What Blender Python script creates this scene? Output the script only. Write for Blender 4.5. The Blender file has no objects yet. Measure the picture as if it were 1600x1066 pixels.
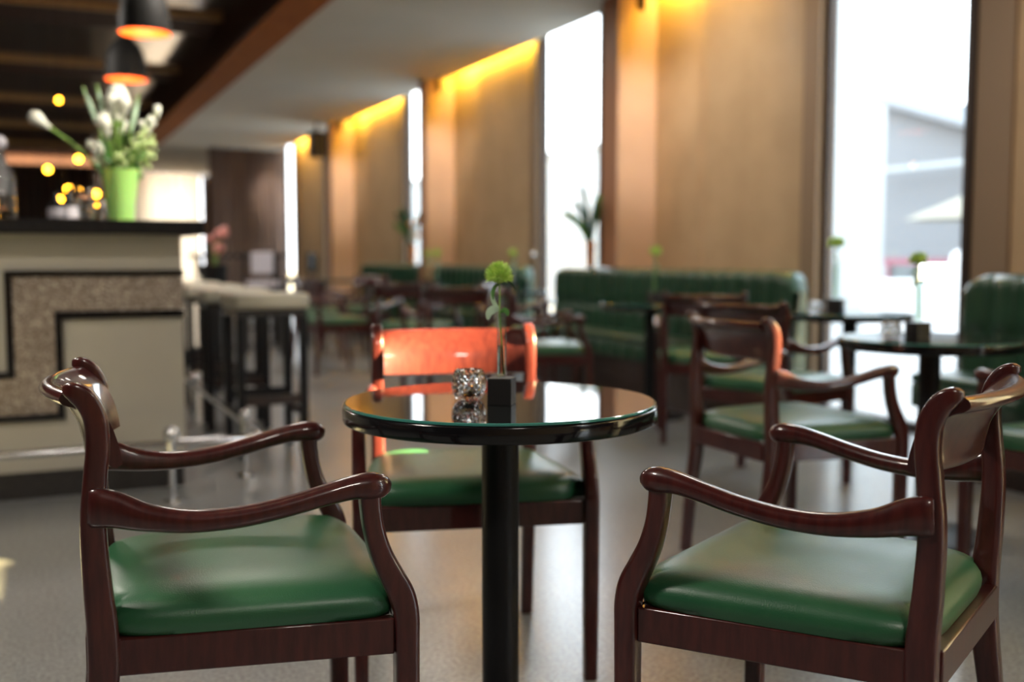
import bpy, math, random
from math import sin, cos, pi, radians as R_
from mathutils import Vector, Matrix, noise
random.seed(7)
S = bpy.context.scene
COL = S.collection

# ------------------------------------------------------------------ camera
cd = bpy.data.cameras.new('camera'); cam = bpy.data.objects.new('camera', cd); COL.objects.link(cam)
cam.location = (0, 0, 1.03)
cam.rotation_euler = (pi/2 - 0.0793, 0, -R_(24.8))
cd.sensor_width = 36; cd.lens = 36.9; cd.clip_end = 300
cd.dof.use_dof = True; cd.dof.focus_distance = 1.72; cd.dof.aperture_fstop = 1.9; cd.dof.aperture_blades = 0
S.camera = cam
# ------------------------------------------------------------------ colour management
S.view_settings.view_transform = 'Standard'; S.view_settings.look = 'None'
S.view_settings.gamma = 1; S.view_settings.use_curve_mapping = False
S.view_settings.exposure = 0.25
try:
    S.cycles.use_denoising = True; S.cycles.denoiser = 'OPENIMAGEDENOISE'
    S.cycles.max_bounces = 10; S.cycles.diffuse_bounces = 4; S.cycles.glossy_bounces = 5
    S.cycles.transparent_max_bounces = 12; S.cycles.transmission_bounces = 8
    S.cycles.sample_clamp_indirect = 8; S.cycles.caustics_refractive = False; S.cycles.caustics_reflective = False
except Exception: pass
# ------------------------------------------------------------------ sky (pale bright overcast-blue)
W = bpy.data.worlds.new('sky'); S.world = W; W.use_nodes = True
nt = W.node_tree; bg = nt.nodes['Background']
tc = nt.nodes.new('ShaderNodeTexCoord'); sp = nt.nodes.new('ShaderNodeSeparateXYZ'); rp = nt.nodes.new('ShaderNodeValToRGB')
nt.links.new(tc.outputs['Generated'], sp.inputs[0]); nt.links.new(sp.outputs['Z'], rp.inputs[0])
rp.color_ramp.elements[0].position = 0.0; rp.color_ramp.elements[0].color = (0.93, 0.96, 1, 1)
rp.color_ramp.elements[1].position = 0.7; rp.color_ramp.elements[1].color = (0.72, 0.85, 1, 1)
nt.links.new(rp.outputs[0], bg.inputs[0]); bg.inputs[1].default_value = 7.5
# ------------------------------------------------------------------ sun, low, from the street side behind the camera
sl = bpy.data.lights.new('sun', 'SUN'); sun = bpy.data.objects.new('sun', sl); COL.objects.link(sun)
sl.energy = 165; sl.angle = R_(0.6); sl.color = (1, 0.76, 0.36)
sd = Vector((-0.873*cos(R_(21)), 0.489*cos(R_(21)), -sin(R_(21))))
sun.rotation_euler = sd.to_track_quat('-Z', 'Y').to_euler()
def area(name, loc, rot, sx, sy, power, color=(1, 1, 1), portal=False):
    l = bpy.data.lights.new(name, 'AREA'); l.shape = 'RECTANGLE'; l.size = sx; l.size_y = sy; l.energy = power; l.color = color
    if portal: l.cycles.is_portal = True
    o = bpy.data.objects.new(name, l); COL.objects.link(o); o.location = loc; o.rotation_euler = rot; return o
WIN = [(-4.16, -2.78), (0.0, 1.38), (4.17, 5.40), (8.2, 9.52), (12.25, 13.58), (16.4, 17.75), (19.95, 20.99)]
for (a, b) in WIN:
    area('window_portal', (4.80, (a+b)/2, 1.65), (0, pi/2, 0), 3.3, b-a, 1, portal=True)
# added warm fill lights under the ceiling, with no fixtures of their own
for (x, y, p) in [(3.3, -1.2, 26), (0.2, -1.5, 38), (3.3, 3.9, 14), (3.2, 8.6, 10), (3.2, 13.2, 8), (3.2, 17.4, 8), (-1.2, 2.2, 66), (1.2, 6.6, 22), (0.9, 10.8, 16), (-1.0, 8.5, 70), (-1.0, 14, 50)]:
    area('room_fill_light', (x, y, 3.08), (0, 0, 0), 0.5, 0.5, p, (1, 0.92, 0.82))

for (y, l) in ((2.3, 1.6), (6.35, 1.5), (10.6, 1.9), (14.7, 2.0), (18.8, 1.8)):       # warm tubes inside the ceiling cove, washing the wall
    area('cove_tube_light', (4.607, y, 3.33), (0, 0, 0), 0.08, l, 15*l/1.6, (1, 0.72, 0.36))
for y in (-2.2, 2.6, 6.3, 10.5, 14.6, 18.7):         # added fill spots without fixtures, brightening the wall panels
    l = bpy.data.lights.new('wall_fill_light', 'SPOT'); l.energy = 70 if y < 7 else 22; l.spot_size = R_(95); l.spot_blend = 1; l.shadow_soft_size = .08; l.color = (1, .89, .76)
    q = bpy.data.objects.new('wall_fill_light', l); COL.objects.link(q); q.location = (3.3, y, 3.05)
    q.rotation_euler = Vector((1.4, 0, -1.0)).to_track_quat('-Z', 'Y').to_euler()
for y in (7.37, 11.82, 16.06, 21.0):         # small spotlights aimed at the column faces
    l = bpy.data.lights.new('column_spot_light', 'SPOT'); l.energy = 75; l.spot_size = R_(40); l.spot_blend = .9; l.shadow_soft_size = .05; l.color = (1, .91, .82)
    q = bpy.data.objects.new('column_spot_light', l); COL.objects.link(q); q.location = (4.05, y-1.5, 3.05)
    q.rotation_euler = Vector((.45, 1.5, -1.0)).to_track_quat('-Z', 'Y').to_euler()
for (x, y) in ((.71, 6.9), (.74, 8.6)):      # the pendant lamps' own bulbs
    l = bpy.data.lights.new('pendant_bulb_light', 'POINT'); l.energy = 3; l.shadow_soft_size = .04; l.color = (1, .7, .4)
    q = bpy.data.objects.new('pendant_bulb_light', l); COL.objects.link(q); q.location = (x, y, 2.47)

l = bpy.data.lights.new('bouquet_fill_light', 'SPOT'); l.energy = 330; l.spot_size = R_(24); l.spot_blend = .6; l.shadow_soft_size = .06; l.color = (1, .93, .8)  # added spot without a fixture, brightens the flowers on the bar
q = bpy.data.objects.new('bouquet_fill_light', l); COL.objects.link(q); q.location = (1.6, 4.3, 3.0); q.rotation_euler = (Vector((.41, 5.2, 1.6))-q.location).to_track_quat('-Z', 'Y').to_euler()

# ================================================================== materials
def nodes(name):
    m = bpy.data.materials.new(name); m.use_nodes = True
    return m, m.node_tree, m.node_tree.nodes['Principled BSDF']
def mat(name, col, rough=.5, metal=0, coat=0, spec=.5, emis=None, es=0, coat_rough=.03):
    m, t, b = nodes(name)
    b.inputs['Base Color'].default_value = (*col, 1); b.inputs['Roughness'].default_value = rough
    b.inputs['Metallic'].default_value = metal; b.inputs['Coat Weight'].default_value = coat
    b.inputs['Coat Roughness'].default_value = coat_rough; b.inputs['Specular IOR Level'].default_value = spec
    if emis: b.inputs['Emission Color'].default_value = (*emis, 1); b.inputs['Emission Strength'].default_value = es
    return m
def vary(m, scale, c1, c2, stretch=(1, 1, 1), detail=4, bump=0, bscale=None, lo=.35, hi=.65, coord='Object'):
    t = m.node_tree; b = t.nodes['Principled BSDF']
    tc = t.nodes.new('ShaderNodeTexCoord'); mp = t.nodes.new('ShaderNodeMapping'); mp.inputs['Scale'].default_value = stretch
    n = t.nodes.new('ShaderNodeTexNoise'); n.inputs['Scale'].default_value = scale; n.inputs['Detail'].default_value = detail
    r = t.nodes.new('ShaderNodeValToRGB'); r.color_ramp.elements[0].position = lo; r.color_ramp.elements[1].position = hi
    r.color_ramp.elements[0].color = (*c1, 1); r.color_ramp.elements[1].color = (*c2, 1)
    t.links.new(tc.outputs[coord], mp.inputs[0]); t.links.new(mp.outputs[0], n.inputs[0]); t.links.new(n.outputs[0], r.inputs[0])
    t.links.new(r.outputs[0], b.inputs['Base Color'])
    if bump:
        n2 = t.nodes.new('ShaderNodeTexNoise'); n2.inputs['Scale'].default_value = bscale or scale; n2.inputs['Detail'].default_value = 3
        t.links.new(mp.outputs[0], n2.inputs[0])
        bp = t.nodes.new('ShaderNodeBump'); bp.inputs['Strength'].default_value = bump; bp.inputs['Distance'].default_value = .002
        t.links.new(n2.outputs[0], bp.inputs['Height']); t.links.new(bp.outputs[0], b.inputs['Normal'])
    return m
M = {}
M['wood'] = vary(mat('mahogany_lacquer', (.1, .02, .02), .3, coat=.8, coat_rough=.05, spec=.3), 14, (.040, .0070, .0072), (.068, .0128, .0108), (6, 6, 1), 5)
M['leather'] = vary(mat('green_leather', (.03, .16, .07), .37, coat=.15, coat_rough=.25, spec=.55), 5, (.013, .088, .036), (.026, .118, .048), bump=.25, bscale=420)
M['boothleather'] = vary(mat('booth_green_leather', (.03, .12, .05), .33, coat=.2, coat_rough=.2), 4, (.012, .050, .024), (.019, .070, .034), bump=.2, bscale=300)
M['black'] = mat('black_lacquer', (.006, .006, .007), .15, coat=.45, coat_rough=.03, spec=.3)
M['glasstop'] = mat('black_glass_top', (.010, .012, .012), .03, spec=.28)
M['glassedge'] = mat('green_glass_edge', (.05, .25, .21), .1, coat=1)
M['blackmatte'] = mat('black_painted_steel', (.008, .008, .009), .42, spec=.3)
M['blackwood'] = vary(mat('black_stained_wood', (.02, .018, .016), .35, coat=.3), 20, (.010, .009, .009), (.026, .022, .02), (1, 1, 8))
M['counter'] = vary(mat('black_stone_counter', (.015, .013, .013), .45, spec=.2), 60, (.006, .005, .005), (.014, .012, .012))
M['beige'] = vary(mat('beige_lacquer_panel', (.35, .31, .24), .35), 3, (.375, .355, .305), (.405, .385, .33))
M['cream'] = mat('cream_leather', (.60, .58, .48), .4)
M['chrome'] = mat('polished_chrome', (.75, .76, .78), .13, 1)
M['darkwood'] = vary(mat('dark_brown_wood', (.03, .012, .008), .35, coat=.3), 12, (.022, .010, .008), (.04, .018, .012), (1, 8, 1))
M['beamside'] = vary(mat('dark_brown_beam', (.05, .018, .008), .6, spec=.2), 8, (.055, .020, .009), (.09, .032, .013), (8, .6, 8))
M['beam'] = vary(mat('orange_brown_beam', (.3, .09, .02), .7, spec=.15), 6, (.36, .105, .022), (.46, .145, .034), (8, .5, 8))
M['panel'] = vary(mat('tan_leather_wall', (.42, .24, .11), .55), 3, (.47, .325, .185), (.53, .37, .215), bump=.1, bscale=60)
M['copper'] = vary(mat('peach_column_lit', (.5, .27, .17), .4, coat=.1, coat_rough=.2), 2.5, (.66, .46, .345), (.72, .51, .39))  # near face of the columns, window light put into the paler colour
M['coppershade'] = mat('peach_column_shaded', (.42, .20, .11), .45)  # same columns, shade put into the browner colour of the room side
M['ceil'] = vary(mat('ceiling_plaster', (.5, .45, .4), .75), 2, (.72, .67, .58), (.75, .70, .61))
M['frame'] = mat('window_frame_brown', (.05, .035, .03), .4, .3)
M['jamb'] = mat('window_jamb_brown', (.28, .19, .12), .5)
M['bronze'] = mat('bronze_mirror', (.52, .44, .37), .12, .85)
M['brass'] = mat('brushed_brass', (.75, .45, .2), .5, .4)
M['curtain'] = vary(mat('brown_curtain', (.12, .07, .05), .8), 6, (.15, .10, .08), (.21, .145, .115), (1, 1, .2))
M['yellow'] = mat('yellow_led_strip', (.9, .6, .1), .5, emis=(1, .66, .01), es=42)
M['lampout'] = mat('black_lamp_shade', (.02, .019, .018), .6, spec=.3)
M['lampin'] = mat('orange_lamp_lining', (.9, .2, .03), .5, emis=(1, .16, .01), es=1.0)
M['bulb'] = mat('warm_bulb', (1, .8, .5), .5, emis=(1, .55, .2), es=4)
M['amber'] = mat('amber_bulb', (1, .5, .05), .5, emis=(1, .42, .02), es=22)
M['gvase'] = mat('lime_green_vase', (.52, .88, .22), .35, coat=.3)
M['gvase'].node_tree.nodes['Principled BSDF'].inputs['Subsurface Weight'].default_value = .3
M['stem'] = mat('green_stem', (.22, .38, .07), .5)
M['leaf'] = vary(mat('green_leaf', (.08, .22, .04), .45), 9, (.05, .16, .03), (.12, .30, .06))
M['darkleaf'] = mat('dark_green_leaf', (.02, .07, .025), .45)
M['paleleaf'] = mat('pale_silver_leaf', (.45, .6, .42), .5)
M['puff'] = vary(mat('bright_green_petals', (.3, .55, .06), .6), 60, (.40, .66, .08), (.78, .95, .32))
M['white'] = mat('white_petals', (.85, .85, .72), .5)
M['palepuff'] = mat('pale_green_buds', (.55, .68, .28), .6)
M['pink'] = mat('pink_petals', (.75, .33, .30), .6)
M['orangepetal'] = mat('orange_petals', (.8, .28, .04), .5)
M['coppervase'] = mat('copper_vase', (.85, .36, .12), .35, .6)
M['cubewood'] = mat('black_cube_wood', (.012, .011, .011), .45)
M['whiteplastic'] = mat('white_upholstery', (.7, .66, .72), .5)
M['outwall'] = mat('pale_stucco', (.33, .36, .37), .9)
M['outgrey'] = mat('grey_canopy', (.17, .178, .188), .9)
M['outcream'] = mat('cream_canvas', (.22, .20, .155), .9)
M['outwhite'] = mat('white_cloth', (.75, .75, .75), .9)
M['outpink'] = mat('pink_banner', (.26, .10, .13), .9)
M['pave'] = vary(mat('pale_paving', (.3, .3, .3), .9), 2, (.26, .26, .25), (.34, .33, .32))
M['soil'] = mat('outdoor_shrub', (.05, .1, .03), .8)

def glass_thin(name, tint, fac=.12, rough=0.0, power=5):
    m = bpy.data.materials.new(name); m.use_nodes = True; t = m.node_tree; t.nodes.clear()
    o = t.nodes.new('ShaderNodeOutputMaterial'); mx = t.nodes.new('ShaderNodeMixShader')
    a = t.nodes.new('ShaderNodeBsdfTransparent'); a.inputs[0].default_value = (*tint, 1)
    g = t.nodes.new('ShaderNodeBsdfGlossy'); g.inputs['Roughness'].default_value = rough
    f = t.nodes.new('ShaderNodeLayerWeight'); f.inputs['Blend'].default_value = .5
    p = t.nodes.new('ShaderNodeMath'); p.operation = 'POWER'; p.inputs[1].default_value = power
    k = t.nodes.new('ShaderNodeMath'); k.operation = 'MULTIPLY_ADD'; k.inputs[1].default_value = fac; k.inputs[2].default_value = .03
    t.links.new(f.outputs['Facing'], p.inputs[0]); t.links.new(p.outputs[0], k.inputs[0]); t.links.new(k.outputs[0], mx.inputs[0]); t.links.new(a.outputs[0], mx.inputs[1]); t.links.new(g.outputs[0], mx.inputs[2]); t.links.new(mx.outputs[0], o.inputs[0])
    return m
M['pane'] = glass_thin('window_glass', (.97, .985, .98), .5)
M['thin'] = glass_thin('clear_thin_glass', (.90, .95, .93), .9, power=2.2)
def real_glass(name, col, ior=1.45, rough=0):
    m, t, b = nodes(name); b.inputs['Base Color'].default_value = (*col, 1); b.inputs['Transmission Weight'].default_value = 1
    b.inputs['IOR'].default_value = ior; b.inputs['Roughness'].default_value = rough; return m
M['cutglass'] = real_glass('cut_crystal_glass', (.97, .97, .96), 1.5)
M['tubeglass'] = real_glass('test_tube_glass', (.97, .99, .98), 1.45)
M['water'] = real_glass('water', (.93, .98, .95), 1.33)
def sheer(name, col, tr):
    m = bpy.data.materials.new(name); m.use_nodes = True; t = m.node_tree; t.nodes.clear()
    o = t.nodes.new('ShaderNodeOutputMaterial'); mx = t.nodes.new('ShaderNodeMixShader'); mx.inputs[0].default_value = tr
    a = t.nodes.new('ShaderNodeBsdfDiffuse'); a.inputs[0].default_value = (*col, 1)
    g = t.nodes.new('ShaderNodeBsdfTranslucent'); g.inputs[0].default_value = (*col, 1)
    t.links.new(a.outputs[0], mx.inputs[1]); t.links.new(g.outputs[0], mx.inputs[2]); t.links.new(mx.outputs[0], o.inputs[0]); return m
M['sheer'] = sheer('sheer_curtain', (.60, .47, .32), .65)
M['sunblock'] = sheer('sun_block_sheet', (.6, .6, .6), .5)  # for the unseen sheets added to shape the sunlight

# floor: polished speckled concrete
def floor_mat():
    m, t, b = nodes('polished_speckled_concrete')
    tc = t.nodes.new('ShaderNodeTexCoord')
    n = t.nodes.new('ShaderNodeTexNoise'); n.inputs['Scale'].default_value = 1.1; n.inputs['Detail'].default_value = 5
    r = t.nodes.new('ShaderNodeValToRGB'); r.color_ramp.elements[0].position = .3; r.color_ramp.elements[1].position = .7
    r.color_ramp.elements[0].color = (.20, .205, .20, 1); r.color_ramp.elements[1].color = (.305, .31, .305, 1)
    v = t.nodes.new('ShaderNodeTexVoronoi'); v.inputs['Scale'].default_value = 60
    r2 = t.nodes.new('ShaderNodeValToRGB'); r2.color_ramp.elements[0].position = .10; r2.color_ramp.elements[1].position = .22
    r2.color_ramp.elements[0].color = (1, 1, 1, 1); r2.color_ramp.elements[1].color = (0, 0, 0, 1)
    n3 = t.nodes.new('ShaderNodeTexNoise'); n3.inputs['Scale'].default_value = 90; n3.inputs['Detail'].default_value = 2
    r3 = t.nodes.new('ShaderNodeValToRGB'); r3.color_ramp.elements[0].position = .35; r3.color_ramp.elements[1].position = .65
    r3.color_ramp.elements[0].color = (.62, .62, .62, 1); r3.color_ramp.elements[1].color = (1.3, 1.3, 1.3, 1)
    mx = t.nodes.new('ShaderNodeMix'); mx.data_type = 'RGBA'
    mu = t.nodes.new('ShaderNodeMix'); mu.data_type = 'RGBA'; mu.blend_type = 'MULTIPLY'; mu.inputs[0].default_value = 1
    for x in (n, v, n3): t.links.new(tc.outputs['Object'], x.inputs[0])
    t.links.new(n.outputs[0], r.inputs[0]); t.links.new(v.outputs['Distance'], r2.inputs[0]); t.links.new(n3.outputs[0], r3.inputs[0])
    t.links.new(r.outputs[0], mu.inputs[6]); t.links.new(r3.outputs[0], mu.inputs[7])
    t.links.new(mu.outputs[2], mx.inputs[6]); mx.inputs[7].default_value = (.42, .41, .38, 1)
    ml = t.nodes.new('ShaderNodeMath'); ml.operation = 'MULTIPLY'; ml.inputs[1].default_value = .8
    t.links.new(r2.outputs[0], ml.inputs[0]); t.links.new(ml.outputs[0], mx.inputs[0]); t.links.new(mx.outputs[2], b.inputs['Base Color'])
    b.inputs['Roughness'].default_value = .34; b.inputs['Coat Weight'].default_value = .7; b.inputs['Coat Roughness'].default_value = .2
    bp = t.nodes.new('ShaderNodeBump'); bp.inputs['Strength'].default_value = .12; bp.inputs['Distance'].default_value = .002
    t.links.new(n3.outputs[0], bp.inputs['Height']); t.links.new(bp.outputs[0], b.inputs['Normal'])
    return m
M['floor'] = floor_mat()
def mosaic_mat():
    m, t, b = nodes('glittering_mosaic')
    tc = t.nodes.new('ShaderNodeTexCoord'); v = t.nodes.new('ShaderNodeTexVoronoi'); v.inputs['Scale'].default_value = 140
    v.inputs['Randomness'].default_value = .8
    t.links.new(tc.outputs['Object'], v.inputs[0])
    sx = t.nodes.new('ShaderNodeSeparateColor'); t.links.new(v.outputs['Color'], sx.inputs[0])
    r = t.nodes.new('ShaderNodeValToRGB'); e = r.color_ramp.elements
    e[0].position = 0; e[0].color = (.17, .14, .115, 1); e[1].position = 1; e[1].color = (.8, .74, .66, 1)  # lightest end of the ramp paints the tiles' sparkle into the colour
    x = e.new(.45); x.color = (.30, .25, .21, 1); x = e.new(.85); x.color = (.44, .375, .32, 1)
    t.links.new(sx.outputs[0], r.inputs[0]); t.links.new(r.outputs[0], b.inputs['Base Color'])
    b.inputs['Metallic'].default_value = .45; b.inputs['Roughness'].default_value = .33
    bp = t.nodes.new('ShaderNodeBump'); bp.inputs['Strength'].default_value = .9; bp.inputs['Distance'].default_value = .004
    t.links.new(sx.outputs[1], bp.inputs['Height']); t.links.new(bp.outputs[0], b.inputs['Normal'])
    return m
M['mosaic'] = mosaic_mat()

# ================================================================== mesh helpers
class MB:
    def __init__(s): s.v = []; s.f = []; s.sm = []
    def add(s, vs, fs, smooth=False):
        o = len(s.v); s.v += [tuple(v) for v in vs]; s.f += [tuple(i+o for i in f) for f in fs]; s.sm += [smooth]*len(fs); return s
    def box(s, x0, x1, y0, y1, z0, z1):
        v = [(x, y, z) for x in (x0, x1) for y in (y0, y1) for z in (z0, z1)]
        return s.add(v, [(0, 1, 3, 2), (4, 6, 7, 5), (0, 4, 5, 1), (2, 3, 7, 6), (0, 2, 6, 4), (1, 5, 7, 3)])
    def lathe(s, prof, c=(0, 0, 0), n=40, cap=True):
        k = len(prof); vs = []; fs = []
        for i in range(n):
            a = 2*pi*i/n
            for (r, z) in prof: vs.append((c[0]+r*cos(a), c[1]+r*sin(a), c[2]+z))
        for i in range(n):
            j = (i+1) % n
            for q in range(k-1): fs.append((i*k+q, j*k+q, j*k+q+1, i*k+q+1))
        if cap:
            fs.append(tuple(i*k for i in range(n))[::-1]); fs.append(tuple(i*k+k-1 for i in range(n)))
        return s.add(vs, fs, True)
    def loft(s, pts, sec, up=(0, 0, 1), n=16, e=2.0, cap=True, side=None):
        """pts path, sec = [(half side, half normal)], superellipse exponent e"""
        P = [Vector(p) for p in pts]; vs = []; fs = []; m = len(P)
        for i, p in enumerate(P):
            t = (P[min(i+1, m-1)]-P[max(i-1, 0)]).normalized()
            if side: sv = Vector(side)
            else: sv = t.cross(Vector(up)).normalized()
            nv = sv.cross(t).normalized(); a, b = sec[i]
            for k in range(n):
                th = 2*pi*(k+.5)/n; c_, s_ = cos(th), sin(th)
                vs.append(p + sv*a*math.copysign(abs(c_)**(2/e), c_) + nv*b*math.copysign(abs(s_)**(2/e), s_))
        for i in range(m-1):
            for k in range(n):
                j = (k+1) % n; fs.append((i*n+k, i*n+j, (i+1)*n+j, (i+1)*n+k))
        if cap: fs.append(tuple(range(n))[::-1]); fs.append(tuple((m-1)*n+k for k in range(n)))
        return s.add(vs, fs, True)
    def tube(s, pts, r, n=10, up=(0, 0, 1)):
        rs = r if isinstance(r, (list, tuple)) else [r]*len(pts)
        return s.loft(pts, [(q, q) for q in rs], up, n)
    def ball(s, c, r, n=12, sz=1):
        k = n//2; prof = [(max(r*sin(pi*i/k), 1e-4), -r*cos(pi*i/k)*sz) for i in range(k+1)]
        return s.lathe(prof, c, n)
def obj(name, mb, m, parent=None, bevel=0, loc=None, sharp=40):
    me = bpy.data.meshes.new(name); me.from_pydata(mb.v, [], mb.f); me.validate(); me.update()
    me.polygons.foreach_set('use_smooth', [True]*len(me.polygons) if any(mb.sm) or bevel else [False]*len(me.polygons))
    if any(mb.sm) or bevel: me.set_sharp_from_angle(angle=R_(sharp))
    me.materials.append(M[m] if isinstance(m, str) else m)
    o = bpy.data.objects.new(name, me); COL.objects.link(o)
    if parent: o.parent = parent
    if loc: o.location = loc
    if bevel:
        b = o.modifiers.new('bevel', 'BEVEL'); b.width = bevel; b.segments = 2; b.limit_method = 'ANGLE'; b.angle_limit = R_(35)
    return o
def empty(name, loc=(0, 0, 0), rz=0):
    o = bpy.data.objects.new(name, None); COL.objects.link(o); o.location = loc; o.rotation_euler = (0, 0, rz); o.empty_display_size = .1; return o
def tag(o, label=None, cat=None, group=None, kind=None):
    if label: o['label'] = label
    if cat: o['category'] = cat
    if group: o['group'] = group
    if kind: o['kind'] = kind
    return o
def struct(name, mb, m, label=None, parent=None, bevel=0):
    o = obj(name, mb, m, parent, bevel)
    if not parent: tag(o, label, name.split('_')[0], kind='structure')
    return o
KIDS = {}
def copy_tree(o, parent=None):
    c = o.copy(); COL.objects.link(c)
    if parent: c.parent = parent
    for ch in list(o.children): copy_tree(ch, c)
    return c
def crs(pts, k=4):
    """Catmull-Rom resample of tuples of any length"""
    out = []; n = len(pts)
    for i in range(n-1):
        p0, p1, p2, p3 = pts[max(i-1, 0)], pts[i], pts[i+1], pts[min(i+2, n-1)]
        for j in range(k):
            t = j/k
            out.append(tuple(.5*(2*b+(-a+c)*t+(2*a-5*b+4*c-d)*t*t+(-a+3*b-3*c+d)*t**3) for a, b, c, d in zip(p0, p1, p2, p3)))
    out.append(tuple(pts[-1])); return out
def B(*a): return MB().box(*a)

# ================================================================== the room
HC = 3.12; XW = 4.7
struct('floor', B(-6.5, 4.95, -5, 28.3, -.06, 0), 'floor', 'polished grey speckled concrete floor under all the tables')
# white ceiling over the tables, with a gap along the window wall for the hidden yellow lights
o = struct('ceiling', B(2.2, 4.55, -5, 28, HC, HC+.08), 'ceil', 'pale plaster ceiling above the tables')
struct('ceiling_cove', B(4.56, 5.0, -5, 28, HC+.24, HC+.3), 'ceil', parent=o)
struct('ceiling_cove', B(4.5, 4.55, -5, 28, HC+.08, HC+.24), 'ceil', parent=o)
o = struct('ceiling_bar', B(-6.5, 1.86, -5, 28, 3.40, 3.46), 'bronze', 'dark bronze mirror ceiling above the bar')
for k, y in enumerate([-2.4, .9, 4.2, 7.5, 10.8, 14.0, 17.4, 20.8, 24.3]):
    a = struct('cross_beam', B(-6.5, 1.84, y+.02, y+.85, 3.37, 3.3995), 'beamside', parent=o)
    struct('brass_edge', B(-6.5, 1.84, y-.03, y+.018, 3.35, 3.3995), 'brass', parent=a)
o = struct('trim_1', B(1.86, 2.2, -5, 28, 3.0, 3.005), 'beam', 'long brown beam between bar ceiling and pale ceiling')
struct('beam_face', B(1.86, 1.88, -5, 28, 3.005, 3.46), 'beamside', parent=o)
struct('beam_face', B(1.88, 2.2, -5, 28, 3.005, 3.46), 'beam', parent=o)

# window wall, panels between the windows
wr = empty('wall_right'); tag(wr, 'tan leather panelled wall with tall windows at right', 'wall', kind='structure')
edges = [-5] + [e for w in WIN for e in w] + [28.3]
for i in range(0, len(edges), 2):
    a, b = edges[i], edges[i+1]
    p = struct('wall_panel', B(XW, 4.79, a, b, 0, 3.4), 'panel', parent=wr)
    if b-a > 2.5 and i > 0:       # cushion-like padded panel on the far half of each bay
        pass
# padded leather panels standing slightly proud of the wall next to each window
for (a, b) in [(5.57, 6.75), (9.70, 11.1), (13.75, 15.3), (1.55, 2.4)]:
    m = MB(); n = 14; vs = []; fs = []
    for i in range(n+1):
        t = i/n; y = a+(b-a)*t; x = XW-.05*(1-abs(2*t-1)**6)-.005
        vs += [(x, y, .0), (x, y, 3.3)]
    for i in range(n): fs.append((2*i, 2*i+1, 2*i+3, 2*i+2))
    m.add(vs, fs, True); vsb = [(XW, a, 0), (XW, a, 3.3), (XW, b, 0), (XW, b, 3.3)]
    struct('padded_panel', m, 'panel', parent=wr)
# columns
COLS = [(3.02, 3.28), (7.37, 7.63), (11.82, 12.06), (16.06, 16.31), (21.0, 21.3), (-1.3, -1.04)]
for k, (a, b) in enumerate(COLS):
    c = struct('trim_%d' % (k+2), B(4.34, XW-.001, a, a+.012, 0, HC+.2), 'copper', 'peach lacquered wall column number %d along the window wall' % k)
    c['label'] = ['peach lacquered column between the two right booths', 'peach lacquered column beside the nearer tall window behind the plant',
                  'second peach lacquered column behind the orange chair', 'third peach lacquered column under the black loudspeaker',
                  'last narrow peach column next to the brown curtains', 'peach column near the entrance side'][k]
    struct('column_body', B(4.34, XW-.001, a+.012, b, 0, HC+.2), 'coppershade', parent=c)
# windows
for k, (a, b) in enumerate(WIN):
    w = empty('window_%d' % (k+1)); tag(w, ['full height window behind the camera side wall', 'unseen full height window with added sun-blocking sheets', 'wide full height window behind the table at right',
        'tall window left of the plant in a copper vase', 'narrow visible window beside second column', 'tall window hidden beyond third column', 'slim bright far window near the brown curtains'][k], 'window', kind='structure')
    fx0, fx1 = 4.715, 4.775
    for (y0, y1, z0, z1) in [(a, a+.05, 0, 3.3), (b-.05, b, 0, 3.3), (a+.05, b-.05, 0, .06), (a+.05, b-.05, 3.24, 3.3)]:
        obj('window_frame', B(fx0, fx1, y0, y1, z0, z1), 'frame', w)
    obj('window_pane', B(4.74, 4.748, a+.05, b-.05, .06, 3.24), 'pane', w)
    obj('window_casing', B(4.67, 4.6995, b+.002, b+.15, 0, 3.3), 'jamb', w)
    obj('window_edge', B(4.66, 4.7145, a+.001, a+.05, 0, 3.3), 'frame', w)
    obj('window_casing', B(4.68, 4.7, a-.24, a-.005, 0, 3.3), 'jamb', w)
    if k == 3: obj('window_handle', MB().ball((4.64, b+.02, 1.06), .03, 14), 'chrome', w)
    if k == 1:
        # unseen sheets added to block the sun, gaps shaped for the lit patches
        for (y0, y1, z0, z1) in [(a+.05, .5, .06, 2.5), (.5, 1.13, .06, 2.15), (1.13, 1.215, .06, 1.80), (1.13, 1.215, 1.985, 2.14), (1.215, b-.05, .06, 2.5)]:
            obj('sun_block_sheet', B(4.732, 4.735, y0, y1, z0, z1), 'sunblock', w)
        obj('sun_block_top', B(4.725, 4.728, a+.05, b-.05, 2.5, 3.24), 'sunblock', w)  # added unseen sheet, cuts the sun off from above
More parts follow.
